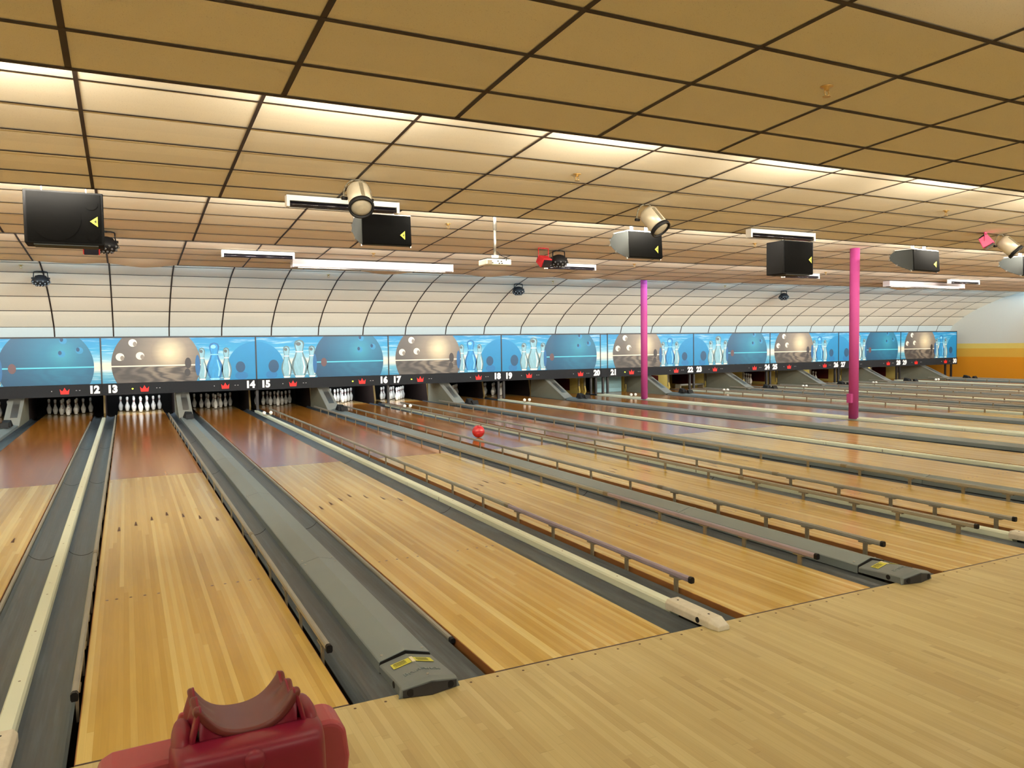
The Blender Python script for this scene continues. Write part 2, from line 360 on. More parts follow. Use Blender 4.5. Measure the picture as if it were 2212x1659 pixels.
def build_ceiling():
    mb = MB(); gb = MB(); bb_ = MB(); xs = xs_cols()
    for si, pts in enumerate(SECT):
        for k in range(len(pts)-1):
            (y0, z0), (y1, z1) = pts[k], pts[k+1]
            for a, b in zip(xs[:-1], xs[1:]):
                col = int(round((a-GX0)/TILE))
                sg = SAG.get((si, col), 0) if k == len(pts)-2 and a > XL else 0
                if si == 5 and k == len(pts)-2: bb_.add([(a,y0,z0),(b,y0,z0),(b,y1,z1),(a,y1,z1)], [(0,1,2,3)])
                elif not sg: mb.add([(a,y0,z0),(b,y0,z0),(b,y1,z1),(a,y1,z1)], [(0,1,2,3)])
                else:
                    n, m = 14, 6; vs = []
                    for j in range(m+1):
                        for i in range(n+1):
                            u, q = i/n, j/m
                            vs.append((a+(b-a)*u, y0+(y1-y0)*q+.004*(j == m), z0+(z1-z0)*q-sg*math.sin(PI*u)**1.3*math.sin(PI/2*q)))
                    mb.add(vs, [(j*(n+1)+i, j*(n+1)+i+1, (j+1)*(n+1)+i+1, (j+1)*(n+1)+i) for j in range(m) for i in range(n)], True)
        if si+1 < len(SECT):                              # riser of the step
            y, z = pts[-1]; zt = SECT[si+1][0][1]
            mb.add([(XL,y,z),(XR,y,z),(XR,y,zt),(XL,y,zt)], [(0,1,2,3)])
        big = si <= 1
        cw = .036 if big else .030; rw = .036 if big else .030; d = .006
        for k, (y, z) in enumerate(pts):
            if k == 0 or (si == 5 and k == len(pts)-1): continue
            if k == 1 and si < 5 and si > 1: pass
            a = pts[k-1]; dy, dz = y-a[0], z-a[1]; L = math.hypot(dy, dz); ty, tz = dy/L, dz/L
            last = k == len(pts)-1
            h = rw/2
            if last:                                       # bar along the lip of the step, open under sagging tiles
                for aa, bb in zip(xs[:-1], xs[1:]):
                    col = int(round((aa-GX0)/TILE))
                    if aa > XL and SAG.get((si, col), 0) >= .03: continue
                    gb.add([(aa,y-rw*ty,z-rw*tz-d),(bb,y-rw*ty,z-rw*tz-d),(bb,y+.003,z-d),(aa,y+.003,z-d),(aa,y+.003,z+.012),(bb,y+.003,z+.012)], [(0,1,2,3),(3,2,5,4)])
            else:
                gb.add([(XL,y-h*ty,z-h*tz-d),(XR,y-h*ty,z-h*tz-d),(XR,y+h*ty,z+h*tz-d),(XL,y+h*ty,z+h*tz-d)], [(0,1,2,3)])
        for x in xs[1:-1]:
            for k in range(len(pts)-1):
                (y0, z0), (y1, z1) = pts[k], pts[k+1]
                col = int(round((x-GX0)/TILE)); 
                gb.add([(x-cw/2,y0,z0-d*.8),(x+cw/2,y0,z0-d*.8),(x+cw/2,y1,z1-d*.8),(x-cw/2,y1,z1-d*.8)], [(0,1,2,3)])
    c = struct(mb.build('ceiling', M['tile'])); bb_.build('shaded_bottom_row', M['bottom_row_shade'], c); g = gb.build('grid_bars', M['grid'], c)  # lowest ceiling row split off to carry the painted shade
    return c
build_ceiling()

# ------------------------------------------------------------------ floor, walls
def build_shell():
    f = MB(); f.box(XL, XR, -7.0, -.012, -.10, 0.0); fl = struct(f.build('floor', M['approach']))
    d = MB()
    for k in range(-20, 60): d.tube((1.37+.138*k, -.054, -.002), (1.37+.138*k, -.054, .0006), .0065, n=10)
    d.build('foul_line_dots', M['arrow'], fl)
    struct(MB().box(XL, -4.15, 0.0, 17.7, -.09, 0.0).build('floor', M['lane']))  # plain slab for unseen lanes at left, added to bounce light onto the ceiling
    s = MB(); s.box(XL, XR, -.02, 20.0, -.22, -.16); struct(s.build('floor', M['subfloor']))
    struct(MB().box(XL-.15, XL, -7.0, 20.0, -.22, 3.6).build('wall_left', M['plain_wall']))
    struct(MB().box(XR, XR+.15, -7.0, 20.0, -.22, 3.6).build('wall_right', M['wall']))
    struct(MB().box(XL, XR, -7.15, -7.0, -.1, 3.6).build('wall_back', M['plain_wall']))
    struct(MB().box(XL, XR, -7.0, -6.0, 3.47, 3.50).build('ceiling', M['plain_wall']))
    pit = MB(); pit.box(XL, 28.6, 19.9, 20.0, -.16, 1.82); struct(pit.build('wall_far', M['dark']))
    struct(MB().box(28.6, XR, 19.9, 20.0, -.16, 1.82).build('wall_far', M['dark']))
    struct(MB().box(XL, XR, 17.45, 20.0, 1.80, 1.84).build('ceiling', M['dark']))
    fo = MB()
    for n in LANES: fo.box(lc(n)-LH, lc(n)+LH, -.012, 0.0, -.09, .0005)
    struct(fo.build('trim_1', M['line']))
build_shell()

# ------------------------------------------------------------------ lanes
def side_name(n, s): return 'left' if s < 0 else 'right'
def beside(n, s):
    k = n-1 if s < 0 else n
    if k == 20: return 'the twin white dividers'
    return 'the grey ball return track' if (k % 2) == 1 else 'the white divider'
def make_lane():
    o = MB().box(-LH, LH, 0, 7.215, -.09, 0).build('bowling_lane', M['lane'])
    MB().box(-LH, LH, 7.215, 17.75, -.09, 0).build('pine_section', M['pine'], o)
    MB().box(-LH, LH, 17.75, 19.15, -.09, 0).build('pin_deck', M['pindeck'], o)
    for s in (-1, 1): MB().box(s*LH-.004 if s < 0 else LH, s*LH if s < 0 else LH+.004, 0, 17.75, -.09, -.002).build('edge_board', M['edge_wood'], o)
    for j in range(-3, 4):
        y = 4.744-abs(j)*.1603; x = j*.1351
        MB().add([(x-.013,y-.085,.0006),(x+.013,y-.085,.0006),(x+.004,y+.085,.0006),(x-.004,y+.085,.0006)], [(0,1,2,3)]).build('arrow_marker', M['arrow'], o)
    for b in (3, 5, 8, 11, 14):
        for s in (-1, 1):
            x = s*(LH-(b-.5)*.027); MB().tube((x, 2.125, -.001), (x, 2.125, .0006), .0095, n=10).build('dot_marker', M['arrow'], o)
    return o
lane0 = make_lane()
LANE = {}
for n in LANES:
    o = lane0 if n == 11 else copy_tree(lane0)
    o.location = (lc(n), 0, 0); LANE[n] = o
    if n == 16: lb = 'polished wooden bowling lane below sign 16, the red ball rolling on it'
    elif n == 13: lb = 'polished wooden bowling lane below sign 13, behind the red plastic ball ramp'
    else: lb = 'polished wooden bowling lane running to the opening below sign %d' % n
    tag(o, lb, 'bowling lane', 'bowling lanes side by side')

def make_gutter():
    w = .205; prof = []
    for i in range(13):
        t = i/12; prof.append((-w/2+w*t, -.024-.052*math.sin(PI*t)**.7))
    low = [(x, z-.006) for x, z in prof]
    mb = MB(); mb.prism(prof+low[::-1], 0.0, 18.2, 'y')
    o = mb.build('gutter', M['gutter']); 
    MB().box(-w/2, w/2, -.005, .012, -.09, -.012).build('end_lip', M['zinc'], o)
    for y in (3.75, 7.5, 11.3, 15.0):
        m2 = MB(); p2 = [(x, z+.0012) for x, z in prof]
        m2.prism(p2+[(x, z-.003) for x, z in prof][::-1], y, y+.012, 'y'); m2.build('joint', M['dark'], o)
    return o
gut0 = make_gutter(); first = True
for n in LANES:
    for s in (-1, 1):
        o = gut0 if first else copy_tree(gut0); first = False
        o.location = (lc(n)+s*(LH+.034+.1025), 0, 0)
        tag(o, 'grey gutter %s of lane %d, against %s' % (side_name(n, s), n, beside(n, s)), 'gutter', 'gutters beside the lanes')

# ------------------------------------------------------------------ dividers with white caps
def make_cap(block=True):
    o = empty('divider')
    MB().prism([(-.030,-.09),(.030,-.09),(.030,-.018),(.037,-.018),(.037,.020),(.028,.032),(-.028,.032),(-.037,.020),(-.037,-.018),(-.030,-.018)], .30, 16.75, 'y').build('cap', M['cap'], o)
    bl = MB(); P = [(-.056,-.004),(.056,-.004),(.056,.036),(.040,.056),(-.040,.056),(-.056,.036)]
    Q = [(-.040,.0005),(.040,.0005),(.040,.022),(.028,.030),(-.028,.030),(-.040,.022)]
    ys = [(.32, P), (-.06, [(x, max(z, .0005)) for x, z in P]), (-.125, Q)]
    vs = []
    for y, pr in ys: vs += [(x, y, z) for x, z in pr]
    fs = []
    for k in range(2):
        for i in range(6): fs.append((k*6+i, k*6+(i+1) % 6, (k+1)*6+(i+1) % 6, (k+1)*6+i))
    bl.add(vs, fs); bl.add(vs[:6], [tuple(range(6))]); bl.add(vs[-6:], [tuple(range(5, -1, -1))])
    b = bl.build('end_block', M['block'], o, bevel=.004)
    MB().tube((-.0575, .03, .022), (-.05, .03, .022), .016, n=16).build('side_hole', M['dark'], b)
    for y in (.27, .0): MB().tube((0, y, .0555), (0, y, .0568), .007, n=10).build('screw', M['dark'], b)
    for k in range(22): MB().tube((0, .9+k*.72, .031), (0, .9+k*.72, .0328), .006, n=8).build('screw', M['zinc'], o)
    return o
cap0 = make_cap(); first = True
for k in (12, 14, 16, 18, 22, 24, 26, 28):
    o = cap0 if first else copy_tree(cap0); first = False
    o.location = (divx(k), 0, 0)
    tag(o, 'long cream white lane divider between the gutters of lanes %d and %d' % (k, k+1), 'lane divider', 'white lane dividers')
for s in (-1, 1):
    o = copy_tree(cap0); o.location = (divx(20)+s*.088, 0, 0)
    tag(o, '%s cream strip of the twin divider that carries the pink pillars' % ('left' if s < 0 else 'right'), 'lane divider', 'white lane dividers')
tag(MB().box(divx(20)-.03, divx(20)+.03, .35, 16.7, -.09, .012).build('divider_infill', M['cap']), 'narrow cream board between the twin white dividers, under the pink pillars', 'board')

# ------------------------------------------------------------------ ball return tracks
def text_mesh(txt, size, mat, parent, name, offset=0.0, ext=.002, align='CENTER', sx=1.0):
    cu = bpy.data.curves.new('t', 'FONT'); cu.body = txt; cu.size = size; cu.extrude = ext; cu.offset = offset
    cu.align_x = align; cu.align_y = 'CENTER'; cu.resolution_u = 3
    to = bpy.data.objects.new('t', cu); C.objects.link(to)
    dg = bpy.context.evaluated_depsgraph_get(); me = bpy.data.meshes.new_from_object(to.evaluated_get(dg))
    bpy.data.objects.remove(to); bpy.data.curves.remove(cu)
    for v in me.vertices: v.co.x *= sx
    me.materials.clear(); me.materials.append(mat); me.name = name
    o = bpy.data.objects.new(name, me); C.objects.link(o); o.parent = parent
    return o
def make_track():
    o = empty('ball_return_track')
    pr = [(-.133,-.016),(-.133,.036),(-.128,.042),(0,.076),(.128,.042),(.133,.036),(.133,-.016)]
    MB().prism([(x*.985, z-.003) for x, z in pr], .281, .284, 'y').build('front_gap', M['dark'], o)
    edges = [.285, 2.2, 5.0, 7.9, 10.8, 13.4, 15.55]
    for a, b in zip(edges[:-1], edges[1:]):
        q = MB().prism(pr, a, b-.006, 'y').build('track_cover', M['cover'], o)
        for y in (a+.05, b-.06):
            for s in (-1, 1): MB().tube((s*.105, y, .045), (s*.105, y, .0515), .007, n=10).build('screw', M['steel'], q)
    MB().box(-.112, .112, .26, 15.5, -.14, .0).build('track_core', M['dark'], o)
    # hood at the foul line end
    h = MB(); R1 = [(-.136,-.004),(-.136,.024),(-.129,.030),(0,.060),(.129,.030),(.136,.024),(.136,-.004)]
    R2 = [(-.136,.0005),(-.136,.044),(-.130,.050),(0,.078),(.130,.050),(.136,.044),(.136,.0005)]
    R3 = [(-.150,.0005),(-.142,.012),(-.134,.044),(0,.072),(.134,.044),(.142,.012),(.150,.0005)]
    vs = [(x,.275,z) for x, z in R1]+[(x,-.045+abs(x)*.10-.012,z) for x, z in R2]+[(x,-.072+abs(x)*.20-.02,z*.93+.0003) for x, z in R3]
    fs = [(k*7+i, k*7+i+1, (k+1)*7+i+1, (k+1)*7+i) for k in range(2) for i in range(6)]
    h.add(vs, fs); h.add(vs[:7], [tuple(range(7))]); h.add(vs[14:], [tuple(range(6, -1, -1))])
    hd = h.build('hood', M['hood'], o, bevel=.003)
    fp = MB(); FY = lambda x: -.0932+abs(x)*.20
    fp.add([(-.130,FY(.13),.003),(0,FY(0),.003),(.130,FY(.13),.003),(.130,FY(.13),.036),(0,FY(0),.061),(-.130,FY(.13),.036)], [(0,1,4,5),(1,2,3,4)]); fp = fp.build('front_shade', M['front'], hd)  # dark sheet painting the shade on the hood's front face
    for s in (-1, 1):
        MB().tube((s*.096, -.060, .0235), (s*.096, -.0765, .0235), .0165, n=24).build('round_socket', M['dark'], hd)
        MB().tube((s*.131, .045, .022), (s*.1375, .045, .022), .016, n=20).build('side_socket', M['dark'], hd)
    sl = -.026/.13
    for s in (-1, 1):
        a = -math.atan2(.025, .13)*s*-1
        st = MB().box(-.046, .046, -.03, .03, 0, .0008).build('warning_sticker', M['sticker'], hd)
        ang = math.atan2(.029, .130)*s
        st.rotation_euler = (math.radians(-3.1), ang, 0); st.location = (s*.056, .178, .0664-.056*.222+.0018)
        for q, (yy, ww, hh) in enumerate(((.018, .034, .0035), (.008, .038, .0013), (.003, .036, .0013), (-.003, .038, .0013), (-.009, .03, .0013), (-.017, .037, .0018))):
            MB().box(-ww, ww*.7, yy-hh, yy+hh, .0008, .0011).build('print_line', M['ink'], st)
    MB().box(-.008, .008, .148, .208, .0640, .0690).build('sticker_fold', M['sticker_white'], hd)
    tx = text_mesh('Brunswick', .042, M['cover'], hd, 'raised_lettering', .0, .0015); tx.location = (0, .045, .0744); tx.rotation_euler = (math.radians(-3), 0, 0)
    # lettering follows the two slopes of the hood
    for v in tx.data.vertices: v.co.z += -abs(v.co.x)*.218
    MB().tube((0, -.035, .074), (0, -.035, .0812), .006, n=12).build('bolt', M['steel'], hd)
    return o
trk0 = make_track(); first = True
ODD = [n for n in LANES if n % 2]
for k in ODD:
    o = trk0 if first else copy_tree(trk0); first = False
    o.location = (divx(k), 0, 0)
    tag(o, 'grey ridged ball return track between lanes %d and %d' % (k, k+1), 'ball return', 'ball return tracks')

# scoring camera box and rear hump of each ball return
def make_cam():
    o = empty('pin_camera')
    vs = [(-.10,-.12,0),(.10,-.12,0),(.11,.13,0),(-.11,.13,0),(-.07,-.05,.085),(.06,-.06,.09),(.08,.10,.125),(-.06,.11,.135)]
    MB().add(vs, [(0,3,2,1),(4,5,6,7),(0,1,5,4),(1,2,6,5),(2,3,7,6),(3,0,4,7)]).build('housing', M['black'], o, bevel=.01)
    MB().prism([(-.36,0),(-.22,0),(-.24,.09),(-.30,.10)], -.075, .085, 'x').build('front_wedge', M['black'], o, bevel=.006)
    MB().tube((0,-.10,.05),(0,-.075,.05),.022,n=14).build('camera_eye', M['uv_tube'], o)
    return o
cam0 = make_cam(); first = True
for k in ODD:
    o = cam0 if first else copy_tree(cam0); first = False
    o.location = (divx(k), 14.95, .0775)
    tag(o, 'black angular pin camera box on the ball return between lanes %d and %d' % (k, k+1), 'camera', 'pin cameras')
def make_hump():
    o = empty('ball_return_hump')
    MB().prism([(-1.6,-.02),(-1.6,.02),(-.15,.655),(.45,.655),(.45,-.02)], -.128, .128, 'x').build('side_body', M['hump_side'], o)
    d = Vector((0, 1.45, .635)).normalized()
    t = MB(); nrm = Vector((0, -d.z, d.y)) ; p0 = Vector((0, -1.63, .012)); p1 = Vector((0, -.15, .662))
    vs = []
    for p in (p0, p1):
        for x, h in ((-.15, 0), (.15, 0), (.15, .02), (-.15, .02)): vs.append(p+Vector((x,0,0))+nrm*h)
    t.add(vs, [(0,1,2,3),(4,7,6,5),(0,4,5,1),(1,5,6,2),(2,6,7,3),(3,7,4,0)]); t.build('top_plate', M['hump'], o)
    c = MB(); vs = []
    for p in (p0+d*.35, p1-d*.12):
        for x, h in ((-.045, .02), (.085, .02), (.085, .024), (-.045, .024)): vs.append(p+Vector((x,0,0))+nrm*h)
    c.add(vs, [(0,1,2,3),(4,7,6,5),(0,4,5,1),(1,5,6,2),(2,6,7,3),(3,7,4,0)]); c.build('bright_strip', M['steel'], o)
    return o
hump0 = make_hump(); first = True
for k in ODD:
    o = hump0 if first else copy_tree(hump0); first = False
    o.location = (divx(k), 17.25, .0)
    tag(o, 'sloping grey ball lift housing rising between lanes %d and %d' % (k, k+1), 'ball lift', 'ball lift housings')

# white sensor globes on the dividers
def make_globes():
    o = empty('sensor_globes')
    for s in (-1, 1):
        g = MB().sphere((s*.075, 0, .058), .042, 16, 10).build('globe', M['globe'], o)
    MB().box(-.10, .10, -.012, .012, .0, .014).build('base_bar', M['zinc'], o)
    return o
gl0 = make_globes(); first = True
for k in (14, 16, 18, 20, 22, 24, 26, 28):
    o = gl0 if first else copy_tree(gl0); first = False
    o.location = (divx(k), 15.0, .033 if k != 20 else .033)
    tag(o, 'pair of small white globes on the divider between lanes %d and %d' % (k, k+1), 'sensor', 'white globe pairs')

# ------------------------------------------------------------------ bumper rails
POST_Y = [.60, 1.15, 1.60, 2.20, 2.84, 3.60, 4.40] + [5.2+.8*i for i in range(14)]
def make_rail(pm):
    o = empty('bumper_rail')
    pr = [(-.010,.072),(.010,.072),(.0135,.080),(.0135,.098),(.007,.106),(-.007,.106),(-.0135,.098),(-.0135,.080)]
    a = MB().prism(pr, .46, 3.05, 'y').build('front_rail', M[pm], o)
    MB().prism(pr, 3.06, 16.3, 'y').build('rail', M['rail'], o)
    MB().prism([(x*1.15, .089+(z-.089)*1.15) for x, z in pr], 3.02, 3.10, 'y').build('coupling', M['zinc'], o)
    MB().prism([(x*1.15, .089+(z-.089)*1.15) for x, z in pr], .438, .464, 'y').build('end_cap', M['black'], o)
    for y in POST_Y:
        q = MB().box(-.006, .006, y-.017, y+.017, -.085, .078).build('rail_post', M['zinc'], o)
        if y < 3.2: MB().box(-.016, .016, y-.05, y+.05, .062, .071).build('clamp', M['zinc'], q)
    return o
def make_low_rail():
    o = empty('bumper_rail')
    pr = [(-.012,-.028),(.012,-.028),(.0125,-.012),(.008,-.003),(-.008,-.003),(-.0125,-.012)]
    MB().prism(pr, .52, 16.3, 'y').build('rail', M['rail'], o)
    MB().prism([(x*1.1, z+.001) for x, z in pr], .49, .525, 'y').build('end_cap', M['black'], o)
    return o
railp, railg = None, None
for n in (13, 15, 16, 17, 23, 24, 25, 26):
    for s in (-1, 1):
        if n == 15:
            o = make_rail('rail_purple') if railp is None else copy_tree(railp); railp = railp or o
        else:
            o = make_rail('rail') if railg is None else copy_tree(railg); railg = railg or o
        o.location = (lc(n)+s*(LH+.022), (0.0 if n != 13 else .0), 0)
        tag(o, 'raised bumper rail along the %s edge of the lane below sign %d' % (side_name(n, s), n), 'bumper rail', 'raised bumper rails')
for n, s in ((22, 1), (27, -1), (27, 1), (29, 1), (30, -1)):
    o = copy_tree(railg); o.location = (lc(n)+s*(LH+.022), 0, 0)
    tag(o, 'raised bumper rail along the %s edge of the lane below sign %d' % (side_name(n, s), n), 'bumper rail', 'raised bumper rails')
lr = None
for n, s in ((12, 1), (14, -1)):
    o = make_low_rail() if lr is None else copy_tree(lr); lr = lr or o
    o.location = (lc(n)+s*(LH+.0188), 0, 0)
    tag(o, 'lowered bumper rail lying at the %s edge of the lane below sign %d' % (side_name(n, s), n), 'bumper rail', 'lowered bumper rails')

# ------------------------------------------------------------------ pins
PROF = [(.0258,0),(.0282,.006),(.0360,.019),(.0455,.057),(.0530,.086),(.0572,.114),(.0566,.135),(.0500,.160),(.0400,.184),(.0290,.210),(.0238,.235),(.0228,.254),(.0238,.278),(.0262,.300),(.0300,.325),(.0322,.343),(.0300,.362),(.0225,.374),(.0100,.3805),(.0005,.381)]
def make_pin(): return MB().lathe(PROF, 20).build('bowling_pin', M['pin'])
SP = .3048; RW = SP*math.sqrt(3)/2
POS = {1:(0,0),2:(-.5,1),3:(.5,1),4:(-1,2),5:(0,2),6:(1,2),7:(-1.5,3),8:(-.5,3),9:(.5,3),10:(1.5,3)}
PN = {1:'head pin in front',2:'left in second row',3:'right in second row',4:'left in third row',5:'middle of third row',6:'right in third row',7:'leftmost in back row',8:'second from left in back row',9:'third from left in back row',10:'rightmost in back row'}
RACK = {n: list(range(1, 11)) for n in (11, 12, 13, 14, 15, 16, 17, 18, 19, 25, 27, 28)}
RACK[20] = [4]; RACK[22] = [3, 6]; RACK[23] = [7]; RACK[24] = [10]; RACK[26] = [7, 4, 8]; RACK[29] = [4]
pin0 = None
for n, ps in RACK.items():
    for k in ps:
        if pin0 is None: o = pin0 = make_pin()
        else: o = pin0.copy(); C.objects.link(o)
        px, py = POS[k]; o.location = (lc(n)+px*SP, 18.288+py*RW, 0); o.rotation_euler = (0, 0, random.uniform(0, 6.28))
        full = len(ps) == 10
        lb = ('white pin below sign %d, %s' % (n, PN[k])) if full else ('lone white bowling pin standing below sign %d' % n if len(ps) == 1 else 'white pin left standing below sign %d, %s spot' % (n, PN[k]))
        tag(o, lb, 'bowling pin', 'bowling pins at the ends of the lanes')
for n, pw in ((13, 16), (16, 16), (17, 16), (28, 16), (22, 8), (26, 6)):
    area('pin_deck_lamp', (lc(n), 17.75, .72), (math.radians(35), 0, 0), .9, .08, pw, (.92, .97, 1.0))

# ------------------------------------------------------------------ pinsetter surroundings
def make_kick(far):
    o = empty('kickback')
    if far:
        MB().prism([(17.85,-.10),(17.75,.05),(17.95,.75),(19.85,.75),(19.85,-.10)], -.024, .024, 'x').build('board', M['kick'], o)
        for s in (-1, 1): MB().box(s*.026-.002, s*.026+.002, 18.35, 19.6, .06, .44).build('impact_or_shade_plate', M['maroon'], o)
        MB().box(-.028, .028, 17.80, 17.84, .08, .5).build('edge_strip', M['zinc'], o)
    else:
        MB().prism([(17.85,-.10),(17.75,.05),(17.95,.75),(19.85,.75),(19.85,-.10)], -.020, .020, 'x').build('board', M['kick_shaded'], o)
        for s in (-1, 1): MB().prism([(17.86,-.10),(17.79,.05),(17.98,.74),(19.85,.74),(19.85,-.10)], s*.023-.003, s*.023+.003, 'x').build('impact_or_shade_plate', M['maroon_shaded'], o)  # full-face dark sheets paint the shade on the nearer boards
    return o
kk = {}
for n in LANES:
    for s in (-1, 1):
        k = n-1 if s < 0 else n
        if k in (10, 30) or (k % 2 == 0 and k != 20 and s < 0): continue       # white dividers carry one board
        far = k >= 20
        if far in kk: o = copy_tree(kk[far])
        else: o = kk[far] = make_kick(far)
        x = divx(k) if (k % 2 == 0 and k != 20) else lc(n)+s*(LH+.270)
        o.location = (x, 0, 0)
        tag(o, '%s kickback board %s of the pins below sign %d' % ('yellow' if far else 'dark', side_name(n, s), n), 'kickback', 'kickback boards')
tag(MB().box(lc(21)-.55, lc(21)+.45, 17.55, 17.59, .002, .62).build('sweep_board', M['sweep'], bevel=.01), 'pale blue sweep board lowered over the deck below sign 21', 'sweep board')
o = empty('sweep_bar', (lc(23), 17.57, .001)); MB().tube((-.50, 0, .13), (.50, 0, .13), .035, n=14).build('bar', M['hump'], o)
for s_ in (-1, 1): MB().box(s_*.49-.02, s_*.49+.02, -.02, .25, 0, .15).build('side_arm', M['zinc'], o)
tag(o, 'grey sweep bar lowered over the pin deck below sign 23', 'sweep bar')
b = empty('bin', (29.75, 19.52, -.16)); MB().add([(-.42,-.3,0),(.42,-.3,0),(.42,.3,0),(-.42,.3,0),(-.48,-.36,.95),(.48,-.36,.95),(.48,.36,.95),(-.48,.36,.95)], [(0,3,2,1),(0,1,5,4),(1,2,6,5),(2,3,7,6),(3,0,4,7),(4,5,6,7)]).build('body', M['blue_bin'], b)
MB().box(-.5, .5, -.365, .365, .95, 1.0).build('rim', M['blue_bin'], b)
tag(b, 'dark blue plastic bin standing behind the sign for lane 30', 'bin')

# legs under the signs
def leg(x, lb, zb=.0345):
    o = MB().box(x-.03, x+.03, 16.60, 16.66, zb, .56).build('sign_post', M['frame']); tag(o, lb, 'post', 'black posts under the signs'); return o
for k in (14, 16): leg(divx(k)+.02, 'black post under the seam between signs %d and %d' % (k, k+1))
for k in (18, 22, 24, 26, 28):
    leg(divx(k)-.07, 'left one of two black posts under signs %d and %d' % (k, k+1)); leg(divx(k)+.10, 'right one of two black posts under signs %d and %d' % (k, k+1))
for i, x in enumerate((12.38, 12.56, 12.82, 12.99)): leg(x, 'black post, %s of four under the narrow panel by sign 20' % ('leftmost', 'second', 'third', 'rightmost')[i])
leg(29.25, 'thinner black post under the sign for lane 30', .002); leg(29.62, 'black post at the far right end of the signs', .002)

# ------------------------------------------------------------------ masking signs
YM = 16.53
Z0, Z1, ZB = .819, 1.888, .553
def ellipse(cx, cz, rx, rz, w, h, n=40, lo=None):
    # strips clipped to the printed panel
    vs, fs = [], []
    for i in range(n+1):
        t = -math.cos(PI*i/n); x = cx+rx*t; dz = rz*math.sqrt(max(0, 1-t*t))
        vs += [(x, max(0, cz-dz)), (x, min(h, cz+dz))]
    vs = [(min(max(x, 0), w), z) for x, z in vs]
    for i in range(n): fs.append((2*i, 2*i+2, 2*i+3, 2*i+1))
    return vs, fs
def flat(name, shp, depth, m, parent, ox=0, oz=0):
    vs, fs = shp; mb = MB()
    v3 = [(x-ox, -depth, z-oz) for x, z in vs]; mb.add(v3, [f[::-1] for f in fs] if False else fs)
    o = mb.build(name, m, parent, loc=(ox, 0, oz)); return o
PINP = [(.30,0),(.34,.03),(.48,.16),(.56,.28),(.50,.42),(.33,.56),(.25,.66),(.25,.74),(.32,.84),(.34,.90),(.26,.97),(.04,1.0)]
def pinshape(cx, h, wd):
    vs, fs = [], []
    for r, z in PINP: vs += [(cx-r*wd, .01+z*h), (cx+r*wd, .01+z*h)]
    for i in range(len(PINP)-1): fs.append((2*i, 2*i+1, 2*i+3, 2*i+2))
    return vs, fs
def crown_shape(cx, cz, w, h):
    p = [(-.42,-.5),(.42,-.5),(.5,.28),(.26,-.06),(.10,.22),(0,.5),(-.10,.22),(-.26,-.06),(-.5,.28)]
    return [(cx+x*w, cz+z*h) for x, z in p]
